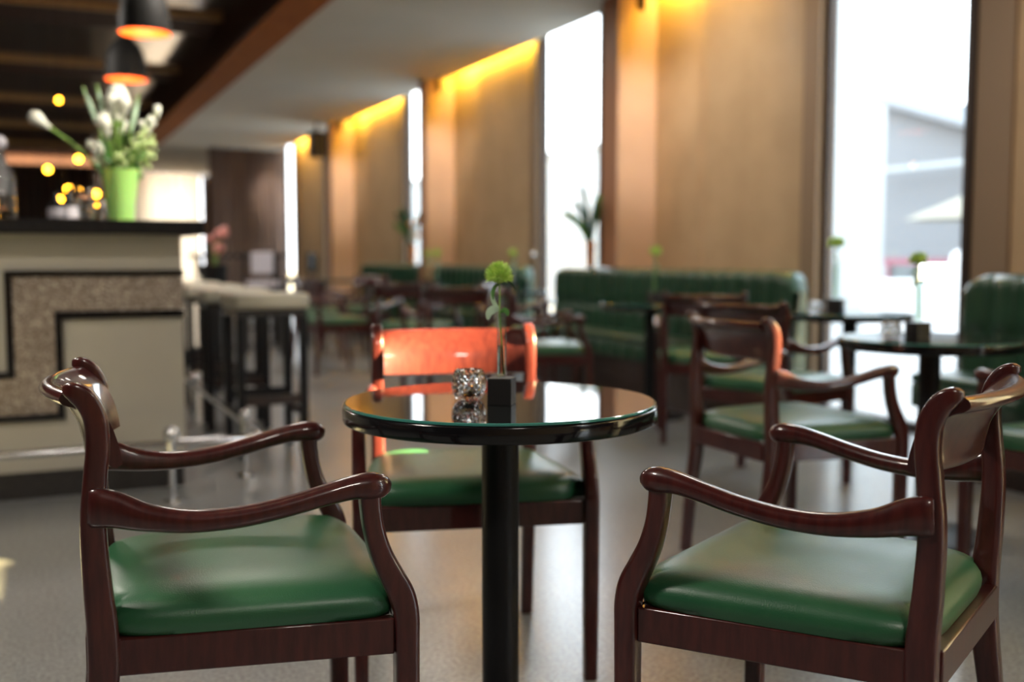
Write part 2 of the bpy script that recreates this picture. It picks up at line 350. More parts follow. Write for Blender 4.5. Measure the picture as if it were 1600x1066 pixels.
# end walls, left wall, wall behind
struct('wall_left', B(-6.6, -6.5, -5, 28.3, 0, 3.5), 'darkwood', 'dark wood wall at the far left beyond the bar')
struct('wall_back', B(-6.5, 4.98, -5.1, -5, 0, 3.5), 'panel', 'tan wall behind the viewpoint')
fw = MB(); fw.box(-6.5, 2.75, 28.2, 28.3, 0, 3.5); fw.box(4.2, 4.98, 28.2, 28.3, 0, 3.5); fw.box(2.75, 4.2, 28.2, 28.3, 3.1, 3.5)
struct('wall_far', fw, 'darkwood', 'far end wall with a curtained opening')
area('window_portal', (3.47, 28.3, 1.55), (-pi/2, 0, 0), 1.45, 3.1, 1, portal=True)
def curtain(name, x0, x1, y, z0, z1, m, amp=.06, pitch=.17, parent=None, ph=0):
    n = int((x1-x0)/pitch*8); vs = []; fs = []
    for i in range(n+1):
        x = x0+(x1-x0)*i/n; yy = y+amp*sin(2*pi*(x-x0)/pitch+ph)+.02*sin(7*x)
        vs += [(x, yy, z0), (x, yy+.02*sin(9*x), z1)]
    for i in range(n): fs.append((2*i, 2*i+2, 2*i+3, 2*i+1))
    return obj(name, MB().add(vs, fs, True), m, parent, sharp=180)
c = curtain('curtain', 3.22, 4.66, 20.75, .02, HC, 'curtain'); tag(c, 'dark brown pleated curtain hanging at the end of the room', 'curtain')
c = curtain('curtain', -6.3, 1.6, 27.6, .02, 3.22, 'curtain'); tag(c, 'long dark brown curtain seen behind the bar bottles', 'curtain')
c = curtain('sheer_curtain', 1.62, 4.1, 27.8, .02, 3.1, 'sheer', .04, .21); tag(c, 'bright sheer cream curtain glowing behind the green vase', 'curtain')

# hidden yellow light strips in the cove above each panel
for k, (a, b) in enumerate([(1.6, 2.9), (5.7, 7.3), (9.6, 11.8), (13.7, 16.0), (18.0, 19.8)]):
    o = obj('light_strip', B(4.58, 4.60, a, b, HC+.06, HC+.09), 'yellow')
    tag(o, ['yellow light strip in the ceiling cove above the right booth', 'yellow light strip in the cove right of the first column', 'yellow light strip in the cove between tall window and second column',
            'yellow light strip in the cove behind the third column', 'farthest yellow light strip in the ceiling cove'][k], 'light strip', 'yellow cove lights along the window wall')

# ================================================================== outside
struct('ground', B(4.99, 90, -40, 90, -.25, -.12), 'pave', 'pale paved terrace outside the windows')
b = empty('building', (0, 0, 0)); tag(b, 'pale stucco building seen through the wide window', 'building', kind=None)
obj('wall', B(14.2, 15.0, 14.5, 17.9, -.12, 8.5), 'outwall', b)
obj('cornice', B(14.1, 15.1, 14.4, 18.0, 8.5, 8.7), 'outwall', b)
b = empty('building'); tag(b, 'pale lower building seen through the tall window by the plant', 'building')
obj('wall', B(12.0, 12.8, 20.9, 34, -.12, 3.55), 'outwall', b); obj('cornice', B(11.9, 12.9, 20.8, 34, 3.55, 3.65), 'outwall', b)
b = empty('building'); tag(b, 'unseen second building added across the street to block the sun', 'building')  # added out of view, keeps a sun patch off the floor
obj('wall', B(18.5, 22, -18, -10.6, -.12, 10.5), 'outwall', b); obj('cornice', B(18.4, 22.1, -18.1, -10.5, 10.5, 10.8), 'outwall', b)
b = empty('building'); tag(b, 'unseen tall building added across the street to shade the windows', 'building')  # added out of view, keeps direct sun off the other windows
obj('wall', B(18.5, 22, -5, 14.5, -.12, 10.5), 'outwall', b); obj('cornice', B(18.4, 22.1, -5.1, 14.6, 10.5, 10.8), 'outwall', b)
for j in range(6):
    for q in range(3): obj('window', B(18.47, 18.499, -3.6+j*3, -2.2+j*3, 1+q*3.1, 2.9+q*3.1), 'frame', b)
b = empty('canopy'); tag(b, 'grey sloping canopy building outside the wide window', 'canopy')
m = MB(); m.add([(12, 12.35, .95), (12, 9.4, .95), (12, 9.4, 2.4), (12, 12.35, 3.38), (18, 12.35, .95), (18, 9.4, .95), (18, 9.4, 2.4), (18, 12.35, 3.38)],
                [(0, 1, 2, 3), (7, 6, 5, 4), (0, 4, 5, 1), (1, 5, 6, 2), (2, 6, 7, 3), (3, 7, 4, 0)])
obj('wall', m, 'outgrey', b)
m = MB(); m.add([(11.7, 12.5, 3.43), (11.7, 9.2, 2.34), (18.2, 9.2, 2.34), (18.2, 12.5, 3.43), (11.7, 12.5, 3.5), (11.7, 9.2, 2.41), (18.2, 9.2, 2.41), (18.2, 12.5, 3.5)],
                [(0, 1, 2, 3), (7, 6, 5, 4), (0, 4, 5, 1), (1, 5, 6, 2), (2, 6, 7, 3), (3, 7, 4, 0)])
obj('roof', m, 'outgrey', b)
m = MB(); m.box(11.6, 11.7, 9.2, 12.4, 2.3, 2.36); obj('rail', m, 'outwall', b)
for y in (9.5, 12.2): obj('post', B(12.0, 12.1, y, y+.1, -.12, .96), 'outgrey', b)
p = empty('parasol', (10.6, 9.35, -.12)); tag(p, 'cream canvas parasol on the terrace outside', 'parasol')
obj('canopy_cloth', MB().lathe([(.85, 1.62), (.42, 1.8), (.02, 1.98)], n=8, cap=False), 'outcream', p)
obj('pole', MB().lathe([(.025, 0), (.025, 1.62)], n=10), 'outwhite', p)
for k, (x, y, w, h) in enumerate([(10.4, 10.0, 1.1, .86), (9.8, 8.75, .55, 1.25)]):
    p = empty('terrace_table' if k == 0 else 'terrace_chair', (x, y, -.12))
    tag(p, ['white cloth covered terrace table outside the wide window', 'white covered terrace chair outside near the window frame'][k], ['table', 'chair'][k])
    if k == 0:
        obj('tabletop', B(-.45, .45, -w/2, w/2, h-.03, h), 'outwhite', p, .01)
        obj('cloth', B(-.46, .46, -w/2-.01, w/2+.01, .12, h-.03), 'outwhite', p, .02)
    else:
        obj('cover', MB().loft([(0, 0, .0), (0, 0, .5), (0, 0, .9), (.0, 0, 1.2), (0, 0, h)], [(.3, .3), (.26, .26), (.23, .2), (.18, .13), (.05, .05)], up=(1, 0, 0), n=20, e=3), 'outwhite', p)
o = obj('banner', B(11.0, 11.03, 9.9, 11.3, .93, 1.02), 'outpink'); tag(o, 'pink banner rail behind the white terrace table', 'banner')
o2 = obj('banner_post', B(11.0, 11.03, 9.92, 9.96, -.12, .93), 'outpink', o); obj('banner_post', B(11.0, 11.03, 11.2, 11.24, -.12, .93), 'outpink', o)

# ================================================================== bar
BY = 4.875
bar = empty('bar_counter', (0, BY, 0)); tag(bar, 'beige bar counter with black top, mosaic band and black step trim', 'bar counter')
def bb(n, m, x0, x1, y0, y1, z0, z1, bev=0): return obj(n, B(x0, x1, y0-BY, y1-BY, z0, z1), m, bar, bev)
bb('body', 'beige', -3.2, .63, BY, 11.2, .117, 1.13)
bb('plinth', 'blackwood', -3.2, .62, BY+.006, 11.2, 0, .117)
bb('countertop', 'counter', -3.25, .715, BY-.13, 11.3, 1.13, 1.19, .006)
# mosaic band (three strips) proud of the face
bb('mosaic_band', 'mosaic', -.056, .631, BY-.012, BY-.0005, .801, .949)
bb('mosaic_band', 'mosaic', -.056, .104, BY-.012, BY-.0005, .366, .8005)
bb('mosaic_band', 'mosaic', -1.2, -.0565, BY-.012, BY-.0005, .366, .523)
for (x0, x1, z0, z1) in [(-.086, .633, .949, .976), (-.086, -.056, .523, .9485), (-1.2, -.0865, .523, .55), (.104, .633, .767, .8005), (.104, .133, .339, .7665), (-1.2, .1035, .339, .3655)]:
    bb('black_trim', 'black', x0, x1, BY-.02, BY-.0003, z0, z1)
bb('side_trim', 'black', .6305, .64, BY, 11.2, .949, .976); bb('side_trim', 'black', .6305, .64, BY, 11.2, .767, .80)
# chrome foot rail
fr = empty('foot_rail', (.9, 4.56, 0)); tag(fr, 'polished chrome foot rail on posts around the bar corner', 'foot rail')
pts = [(-3.2, 4.563, .25), (-1, 4.563, .25), (.4, 4.563, .25), (.83, 4.563, .25), (.89, 4.58, .25), (.91, 4.64, .25), (.91, 5.2, .25), (.91, 8, .25), (.91, 11, .25)]
o = obj('rail', MB().tube([(x-.9, y-4.56, z) for x, y, z in pts], .016, 14), 'chrome', fr)
for k, (x, y) in enumerate([(.53, 4.563), (.91, 4.968), (-.9, 4.563), (.91, 6.6), (.91, 8.3)]):
    q = MB().lathe([(.045, 0), (.045, .006), (.013, .01), (.013, .23)], (x-.9, y-4.56, 0), 20)
    o = obj('post', q, 'chrome', fr)
    obj('finial', MB().ball((x-.9, y-4.56, .292), .034 if k != 1 else .024, 20), 'chrome', o)
    obj('bracket', MB().lathe([(.02, .215), (.02, .27)], (x-.9, y-4.56, 0), 16), 'chrome', o)

# bar stools
def make_stool():
    r = empty('bar_stool')
    obj('seat', MB().box(-.195, .195, -.19, .19, .765, .845), 'cream', r, .02)
    obj('seat_frame', MB().box(-.18, .18, -.175, .175, .725, .7645), 'blackwood', r, .004)
    for x in (-1, 1):
        for y in (-1, 1): obj('leg', MB().box(x*.163-.021, x*.163+.021, y*.158-.021, y*.158+.021, 0, .7245), 'blackmatte', r, .003)
    for s in (-1, 1):
        obj('stretcher', MB().box(-.141, .141, s*.158-.01, s*.158+.01, .27, .32), 'blackmatte', r)
        obj('stretcher', MB().box(s*.163-.01, s*.163+.01, -.136, .136, .2, .24), 'blackmatte', r)
    obj('foot_plate', MB().box(-.14, .14, -.184, -.1685, .268, .318), 'darkwood', r)
    return r
st0 = make_stool()
for k, (y, l) in enumerate([(5.6, 'cream topped black bar stool nearest the bar corner'), (6.5, 'second cream topped bar stool from the bar corner'),
                            (7.4, 'third cream topped bar stool along the bar side'), (8.3, 'fourth cream bar stool mostly hidden behind the others')]):
    s = st0 if k == 0 else copy_tree(st0)
    s.location = (1.14, y, 0); s.rotation_euler.z = R_([2, -3, 2, 0][k])
    tag(s, l, 'bar stool', 'cream topped stools along the bar')

# ================================================================== armchair
def make_chair():
    r = empty('armchair')
    for s in (-1, 1):
        # front leg: straight below the seat, swept back above it up to the arm
        P = crs([(.244, 0, .0165, .018), (.244, .2, .018, .019), (.2445, .40, .0185, .020), (.244, .45, .0185, .0205), (.236, .485, .018, .0215), (.219, .52, .0175, .020),
                 (.203, .555, .017, .018), (.192, .595, .0165, .0165), (.187, .632, .016, .0165), (.186, .652, .016, .017)], 4)
        obj('leg', MB().loft([(s*.2775, y, z) for y, z, a, b in P], [(a, b) for y, z, a, b in P], side=(1, 0, 0), n=20, e=5), 'wood', r)
        # rear leg rising into the back post
        P = crs([(-.258, 0, .017, .017), (-.243, .18, .018, .019), (-.220, .36, .0185, .023), (-.217, .45, .0185, .0235), (-.223, .54, .018, .021), (-.226, .63, .0175, .0190),
                 (-.221, .70, .017, .0175), (-.216, .75, .0165, .0175), (-.219, .79, .0165, .0175), (-.231, .816, .016, .017), (-.245, .829, .0155, .015), (-.256, .833, .013, .011), (-.263, .834, .006, .005)], 4)
        obj('leg', MB().loft([(s*.213, y, z) for y, z, a, b in P], [(a, b) for y, z, a, b in P], side=(1, 0, 0), n=20, e=5), 'wood', r)
        # arm
        P = crs([(.227, -.232, .656, .009, .026), (.228, -.222, .655, .014, .030), (.231, -.195, .650, .017, .028), (.243, -.150, .637, .019, .0215), (.258, -.085, .629, .020, .0175), (.269, -.015, .632, .020, .0165),
                 (.277, .05, .643, .0195, .0160), (.281, .11, .657, .0195, .0165), (.281, .155, .666, .021, .0185), (.280, .187, .667, .023, .0215), (.279, .208, .665, .019, .018), (.279, .219, .663, .009, .009)], 5)
        obj('arm', MB().loft([(s*x, y, z) for x, y, z, a, b in P], [(a, b) for x, y, z, a, b in P], n=20, e=2.4), 'wood', r, sharp=60)
    # seat rails
    obj('seat_rail', MB().box(-.258, .258, .226, .250, .387, .447), 'wood', r, .003)
    obj('seat_rail', MB().box(-.194, .194, -.243, -.219, .387, .447), 'wood', r, .003)
    for s in (-1, 1):
        x0, x1 = s*.222, s*.284; w = s*.022
        v = [(x0-w, -.204, .387), (x0, -.204, .387), (x1, .224, .387), (x1-w, .224, .387)]
        v += [(a, b, .447) for a, b, _ in v]
        f = [(3, 2, 1, 0), (4, 5, 6, 7), (0, 1, 5, 4), (1, 2, 6, 5), (2, 3, 7, 6), (3, 0, 4, 7)]
        if s < 0: f = [tuple(reversed(q)) for q in f]
        obj('seat_rail', MB().add(v, f), 'wood', r, .003)
    # domed leather cushion
    n = 144; rings = [(-.005, 0), (-.009, .011), (-.010, .021), (-.0075, .031), (-.001, .040), (.012, .0485), (.031, .055), (.062, .0595), (.11, .0625), (.17, .064)]
    vs = []; fs = []
    def outline(a, inset):
        c_, s_ = cos(a), sin(a); e = 7.0-2.8*min(1, max(0, inset)/.16)
        u = math.copysign(abs(c_)**(2/e), c_); v = math.copysign(abs(s_)**(2/e), s_)
        y = .013+v*(.234-inset); t = (y+.22)/.46
        w = (.2165+(.2775-.2165)*t)-inset
        if y > .2215: w = min(w, .258)      # notched around the front legs and the posts
        if y < -.2015: w = min(w, .1925)
        return u*w, y
    for (ins, z) in rings:
        for k in range(n):
            x, y = outline(2*pi*k/n, ins); vs.append((x, y, .448+z))
    vs.append((0, .013, .448+.0645))
    for q in range(len(rings)-1):
        for k in range(n):
            j = (k+1) % n; fs.append((q*n+k, q*n+j, (q+1)*n+j, (q+1)*n+k))
    L = (len(rings)-1)*n
    for k in range(n): fs.append((L+k, L+(k+1) % n, len(vs)-1))
    fs.append(tuple(range(n))[::-1])
    obj('seat_cushion', MB().add(vs, fs, True), 'leather', r, sharp=70)
    # back panel, bowed backwards, rolled over at the top
    prof = crs([(-.232, .722), (-.236, .75), (-.247, .785), (-.265, .812), (-.286, .832), (-.302, .839), (-.315, .835), (-.319, .825), (-.311, .817), (-.294, .811),
                (-.278, .796), (-.264, .772), (-.256, .745), (-.252, .723), (-.242, .717)], 3)
    m = 28; k = len(prof); vs = []; fs = []
    for i in range(m+1):
        t = -1+2*i/m; x = .1965*t; yb = -.038*(1-t*t); dz = -.004*(1-t*t)
        for (y, z) in prof: vs.append((x, y+.050+yb, z-.010+(dz if z < .76 else 0)))
    for i in range(m):
        for j in range(k-1): fs.append((i*k+j, i*k+j+1, (i+1)*k+j+1, (i+1)*k+j))
        fs.append((i*k+k-1, i*k, (i+1)*k, (i+1)*k+k-1))
    fs.append(tuple(range(k))[::-1]); fs.append(tuple(m*k+j for j in range(k)))
    obj('backrest', MB().add(vs, fs, True), 'wood', r, sharp=50)
    return r
ch0 = make_chair()
YAW = 24.8
G1 = 'mahogany armchairs with green seats'
CH = [(.320, 1.886, -69.1, 'mahogany armchair with green seat, back towards the bar, left of front table'),
      (1.267, 1.415, 54.4, 'large mahogany armchair with green seat right of the front table'),
      (1.020, 2.502, 189.9, 'armchair lit orange red by sun behind the front table'),
      (2.332, 2.822, -66.8, 'armchair with one sunlit orange back post beside right glass table'),
      (3.05, 3.83, -44, 'armchair with bright white edged back behind the sunlit post chair'),
      (2.92, 5.85, -85, 'mahogany armchair seen side-on right of the orange chair, facing right'),
      (3.5, 4.95, -12, 'dark armchair seen from behind in front of far long green booth'),
      (2.96, 2.13, 24, 'armchair cut off by the right edge of the photo'),
      (2.5, 9.2, -60, 'leftmost far armchair with pink highlights on its arms'),
      (2.9, 8.2, -30, 'far armchair seen from behind just above the orange backrest'),
      (3.45, 7.35, -100, 'far armchair with curved pale arm left of the flower'),
      (2.72, 6.95, 20, 'far armchair directly behind the flower in the test tube'),
      (3.3, 11.15, 150, 'far armchair facing the camera below the second column'),
      (2.7, 10.6, -80, 'farthest small armchair beside the green stool')]
for k, (x, y, rz, l) in enumerate(CH):
    c = ch0 if k == 0 else copy_tree(ch0)
    c.location = (x, y, 0); c.rotation_euler.z = R_(rz-YAW); tag(c, l, 'chair', G1)

# ================================================================== round tables
def make_table(r=.325, name='round_table'):
    t = empty(name)
    obj('tabletop', MB().lathe([(.02, .696), (r-.004, .696), (r-.001, .6975), (r, .700), (r, .726), (r-.001, .7285), (r-.004, .7295), (.02, .7295)], n=96), 'black', t, sharp=60)
    obj('glass_top', MB().lathe([(.02, .7296), (r-.006, .7296), (r-.004, .731), (r-.004, .734), (r-.006, .7355), (.02, .7355)], n=96), 'glasstop', t, sharp=30)
    obj('glass_edge', MB().lathe([(r-.0045, .7305), (r-.0032, .7308), (r-.0032, .7345), (r-.0055, .7356)], n=96, cap=False), 'glassedge', t, sharp=60)
    obj('pole', MB().lathe([(.039, .012), (.039, .69), (.06, .6958)], n=40), 'blackmatte', t, sharp=30)
    obj('base', MB().lathe([(.225, 0), (.225, .006), (.21, .011), (.05, .0118)], n=60), 'blackmatte', t, sharp=30)
    return t
tb0 = make_table()
TB = [(.888, 1.98, 'round black glass-topped table at the centre front', None),
      (3.013, 2.849, 'round glass-topped table by the wide window at right', None),
      (4.02, 4.36, 'round glass-topped table close against the wide window', None),
      (3.66, 5.78, 'round table in front of the long green booth', None),
      (3.35, 9.0, 'far round table under the left blurred flower', None),
      (4.0, 8.62, 'far round table by the tall window', None),
      (3.7, 10.2, 'far round table under the middle blurred flower', None)]
for k, (x, y, l, _) in enumerate(TB):
    t = tb0 if k == 0 else copy_tree(tb0)
    t.location = (x, y, 0); tag(t, l, 'table', 'round black glass-topped tables')
t = make_table(.5, 'large_round_table'); t.location = (3.69, 14.16, 0); tag(t, 'large pale reflecting round table far away past the stools', 'table')

# ---- black cube with test tube and flower
def spikes(mb, c, rx, rz, n, ln, w=.0012):
    for i in range(n):
        z = 1-1.45*random.random(); a = random.random()*2*pi; q = math.sqrt(max(0, 1-z*z))
        d = Vector((q*cos(a), q*sin(a), z)); st = Vector(c)+Vector((d.x*rx*.45, d.y*rx*.45, d.z*rz*.4))
        en = Vector(c)+Vector((d.x*rx, d.y*rx, d.z*rz))*random.uniform(.82, 1.06)
        s1 = d.cross(Vector((random.random(), random.random(), .3))).normalized()*w; s2 = d.cross(s1).normalized()*w
        mb.add([st+s1, st-s1*.5+s2, st-s1*.5-s2, en], [(0, 1, 3), (1, 2, 3), (2, 0, 3)])
def leafblade(mb, pts, w, up=(0, 0, 1)):
    P = crs(pts, 4); n = len(P)
    mb.loft(P, [(max(w*sin(pi*min(1, (i+.6)/n))**.8, .0006), .0006) for i in range(n)], up, 8)
def make_flower_vase(detail=True):
    r = empty('flower_vase')
    s = .0245
    obj('cube_holder', MB().box(-s, s, -s, s, 0, .054), 'cubewood', r, .001)
    obj('glass_tube', MB().lathe([(.0085, .0545), (.0098, .058), (.0098, .184), (.0086, .184), (.0086, .060)], n=28, cap=False), 'thin', r)
    if detail: obj('water', MB().lathe([(.0001, .0605), (.0082, .0605), (.0082, .118), (.0001, .118)], n=24, cap=False), 'water', r)
    m = MB(); m.tube(crs([(.003, 0, .062), (.0, .001, .12), (-.004, .0, .18), (-.004, 0, .225), (-.006, 0, .255)], 4), .0016 if detail else .003, 8, up=(0, 1, 0)); obj('stem', m, 'stem', r)
    m = MB(); spikes(m, (-.005, 0, .258), .031, .033, 1000 if detail else 160, .02, .0015 if detail else .003)
    m.ball((-.005, 0, .258), .017, 12, .9); fh = obj('flower_head', m, 'puff', r)
    for pts, w, mm in [([(-.004, 0, .243), (-.014, .0, .236), (-.018, .0, .222), (-.017, 0, .21)], .004, 'leaf'),
                       ([(-.003, 0, .19), (-.014, .003, .2), (-.02, .004, .215), (-.022, .004, .228)], .005, 'paleleaf'),
                       ([(-.003, 0, .19), (-.014, -.004, .192), (-.024, -.006, .184), (-.027, -.006, .17)], .009, 'paleleaf'),
                       ([(-.003, 0, .185), (.006, -.004, .19), (.012, -.005, .186), (.014, -.006, .178)], .006, 'leaf'),
                       ([(-.004, 0, .24), (.008, 0, .25), (.022, .0, .242), (.030, .0, .228)], .0022, 'darkleaf')]:
        q = MB(); leafblade(q, pts, w, up=(0, 1, 0)); obj('leaf', q, mm, r)
    return r
fv = make_flower_vase(); fv.location = (.862, 1.915, .7357); fv.rotation_euler.z = R_(-YAW-12)
tag(fv, 'green fluffy flower in a glass tube on black cube, centre front table', 'flower vase')
fl0 = make_flower_vase(False)
for k, (x, y, l) in enumerate([(2.96, 2.86, 'small green flower in cube holder on the right glass table'), (3.90, 4.34, 'dark flower in cube holder on the table against the window'),
                               (3.72, 5.83, 'yellow-green flower above the dark table before the long booth'), (3.38, 8.95, 'pale green blurred flower leftmost on the far tables'),
                               (3.75, 10.2, 'small yellow-green blurred flower on the farther round table'), (4.0, 8.66, 'faint flower on the table by the tall window')]):
    f = fl0 if k == 0 else copy_tree(fl0)
    q = [1.2, 1.55, 1.4, 1.4, 1.4, 1.4][k]; f.scale = (q*1.1, q*1.1, q*.92)
    f.location = (x, y, .7357); f.rotation_euler.z = R_(37*k); tag(f, l, 'flower vase', 'single flowers in black cube holders')

# ---- cut-glass votive holders
def make_votive():
    r = empty('votive_holder'); m = MB(); vs = []; fs = []
    prof = [(.018, .0), (.026, .004), (.033, .016), (.0355, .031), (.034, .045), (.0305, .056), (.0285, .0635)]
    inner = [(.0255, .0635), (.0275, .054), (.0305, .042), (.031, .030), (.027, .016), (.018, .010), (.001, .009)]
    n = 36
    P = crs(prof, 2)
    for i in range(n):
        for q, (rr, z) in enumerate(P):
            e = (i+q) % 2; k = 1.0 if q in (0, len(P)-1) else (1.035 if e else .955)
            a = 2*pi*i/n; vs.append((rr*k*cos(a), rr*k*sin(a), z))
        for (rr, z) in inner:
            a = 2*pi*i/n; vs.append((rr*cos(a), rr*sin(a), z))
    k = len(P)+len(inner)
    for i in range(n):
        j = (i+1) % n
        for q in range(k-1):
            if (i+q) % 2: fs += [(i*k+q, j*k+q, j*k+q+1), (i*k+q, j*k+q+1, i*k+q+1)]
            else: fs += [(i*k+q, j*k+q, i*k+q+1), (j*k+q, j*k+q+1, i*k+q+1)]
    fs.append(tuple(i*k for i in range(n))[::-1])
    m.add(vs, fs); obj('glass_bowl', m, 'cutglass', r)
    obj('candle', MB().lathe([(.0001, .0098), (.0175, .0105), (.0175, .02), (.0001, .02)], n=24, cap=False), 'cream', r)
    return r
vo = make_votive(); vo.location = (.826, 2.0, .7357); tag(vo, 'faceted crystal votive holder beside the black cube', 'votive holder', 'cut glass votives on tables')
v2 = copy_tree(vo); v2.location = (2.87, 2.90, .7357); tag(v2, 'crystal votive holder on the right glass table', 'votive holder', 'cut glass votives on tables')
v3 = copy_tree(vo); v3.location = (3.83, 4.42, .7357); tag(v3, 'votive holder on the table against the window', 'votive holder', 'cut glass votives on tables')

# ================================================================== green booths
def booth(name_label, y0, y1, xb=4.33, depth=.45, shift=0):
    b = empty('booth', (xb, (y0+y1)/2, 0)); tag(b, name_label, 'booth', 'green tufted booths along the window wall')
    cy_ = (y0+y1)/2; a, c = y0-cy_, y1-cy_
    obj('plinth', MB().box(-depth+.05, -.01, a+.03, c-.03, 0, .31), 'darkwood', b)
    n = max(2, round((c-a)/.17)); step = (c-a)/n
    # fluted seat front
    m = MB(); vs = []; fs = []; kz = [(0, .312), (.015, .33), (.022, .37), (.015, .41), (0, .425)]
    tot = n*8
    for i in range(tot+1):
        y = a+(c-a)*i/tot; f = abs(sin(pi*i/8))**.6
        for (dx, z) in kz: vs.append((-depth-dx*f, y, z))
    for i in range(tot):
        for q in range(4): fs.append((i*5+q, i*5+q+1, (i+1)*5+q+1, (i+1)*5+q))
    obj('seat_front', m.add(vs, fs, True), 'boothleather', b, sharp=180)
    obj('seat_cushion', MB().box(-depth-.012, -.135, a, c, .426, .475), 'boothleather', b, .018)
    obj('seat_box', MB().box(-depth+.002, -.135, a+.004, c-.004, .311, .4255), 'boothleather', b)
    # channel tufted back, pinched at mid height, rounded end corner at the top
    vs = []; fs = []; zs = [.476+.474*j/18 for j in range(19)]
    for i in range(tot+1):
        t = i/tot; y = a+(c-a)*t; f = abs(sin(pi*i/8))**.5
        drop = 0
        for dd in (y-a, c-y):
            if dd < .12: drop = max(drop, .12-math.sqrt(max(0, .0144-(.12-dd)**2)))
        for j, z in enumerate(zs):
            zt = z if z < .70 else .70+(z-.70)*(1-drop/.25)
            g = abs(z-.66)/.06; g = min(1, g)**.5
            top = max(0, (z-.90)/.05); rd = math.sqrt(max(0, 1-top*top)) if top > 0 else 1
            vs.append((-.13+(1-rd)*.05-.035*f*g*rd+.02*(z-.476), y, zt))
    kz = len(zs)
    for i in range(tot):
        for q in range(kz-1): fs.append((i*kz+q, i*kz+q+1, (i+1)*kz+q+1, (i+1)*kz+q))
    back = obj('backrest', MB().add(vs, fs, True), 'boothleather', b, sharp=180)
    # rear shell that closes the back
    vs = []; fs = []
    for i in range(tot+1):
        t = i/tot; y = a+(c-a)*t; drop = 0
        for dd in (y-a, c-y):
            if dd < .12: drop = max(drop, .12-math.sqrt(max(0, .0144-(.12-dd)**2)))
        zt = .95-drop
        vs += [(-.118+.02*(zt-.476)+.04, y, zt-.001), (-.015, y, zt-.004), (-.015, y, .3), (-.12, y, .3)]
    for i in range(tot):
        for q in range(3): fs.append((i*4+q, i*4+q+1, (i+1)*4+q+1, (i+1)*4+q))
    fs.append((0, 3, 2, 1)); fs.append((tot*4, tot*4+1, tot*4+2, tot*4+3))
    obj('back_shell', MB().add(vs, fs), 'boothleather', b)
    return b
booth('green tufted booth at the right edge beside the wide window', 0.6, 3.78)
booth('long green tufted booth between the two tall windows', 5.05, 8.2)
booth('far green tufted booth left of the tall window', 9.2, 11.7, 4.5)
booth('farthest green booth under the orange flowers', 12.2, 14.6, 4.5)

# small green stool
g = empty('green_stool', (3.08, 11.75, 0)); tag(g, 'small green upholstered stool with dark legs far behind', 'stool')
obj('seat', MB().box(-.17, .17, -.17, .17, .38, .53), 'boothleather', g, .03)
for x in (-.13, .13):
    for y in (-.13, .13): obj('leg', MB().box(x-.016, x+.016, y-.016, y+.016, 0, .38), 'darkwood', g)

# plants in copper vases on the booth tops
def plant(loc, label, s=1, orange=False):
    r = empty('potted_plant', loc); tag(r, label, 'plant')
    obj('vase', MB().lathe([(.03*s, 0), (.036*s, .02), (.04*s, .2*s), (.042*s, .215*s), (.036*s, .215*s), (.034*s, .19*s), (.001, .188*s)], n=24), 'coppervase', r)
    random.seed(int(loc[1]*10))
    for i in range(11):
        a = random.uniform(0, 2*pi) if i > 3 else [2.2, 1.5, 1.0, 4.4][i]
        L = random.uniform(.12, .2)*s if i != 0 else .26*s; H = random.uniform(.28, .52)*s if i != 0 else .30*s
        q = MB(); leafblade(q, [(0, 0, .16*s), (.35*L*cos(a), .35*L*sin(a), .2*s+.5*H), (.8*L*cos(a), .8*L*sin(a), .18*s+H*.85), (L*cos(a), L*sin(a), .15*s+H)], .036*s, up=(sin(a), -cos(a), .1))
        obj('leaf', q, 'darkleaf' if i % 3 else 'leaf', r)
    if orange:
        for i in range(5):
            a = 1.3*i; q = MB().ball((.07*cos(a), .1*sin(a), (.33+.04*i)*s), .035, 10); obj('flower', q, 'orangepetal', r)
        q = MB().ball((0.0, -.05, .36), .05, 10, 2.2); obj('white_bloom', q, 'white', r)
plant((4.255, 7.66, .951), 'dark leafy plant in a copper vase against the tall window', 1)
plant((4.42, 12.55, .951), 'orange flowers in a copper vase on the farthest booth', 1.1, True)

# black loudspeaker and small ceiling spotlights by the columns
s = empty('loudspeaker', (4.17, 16.28, 2.78)); tag(s, 'black loudspeaker hanging from the ceiling beside the third column', 'loudspeaker')
obj('cabinet', MB().box(-.11, .11, -.12, .12, -.2, .2), 'blackmatte', s, .01); obj('bracket', MB().box(-.02, .02, -.02, .02, .2, .335), 'blackmatte', s)
obj('grille', MB().box(-.1, .1, -.127, -.121, -.18, .18), 'cubewood', s)
for k, (y, l) in enumerate([(7.2, 'small black ceiling spotlight by the first column, cut by frame top'), (11.65, 'small black ceiling spotlight by the second column'), (15.9, 'small black ceiling spotlight by the third column')]):
    s = empty('spotlight', (4.44, y, HC)); tag(s, l, 'spotlight', 'small black ceiling spotlights')
    obj('mount', MB().lathe([(.03, -.012), (.03, -.0005)], n=16), 'blackmatte', s)
    obj('lamp_head', MB().lathe([(.03, -.16), (.035, -.1), (.03, -.03), (.01, -.012)], n=16), 'blackmatte', s)

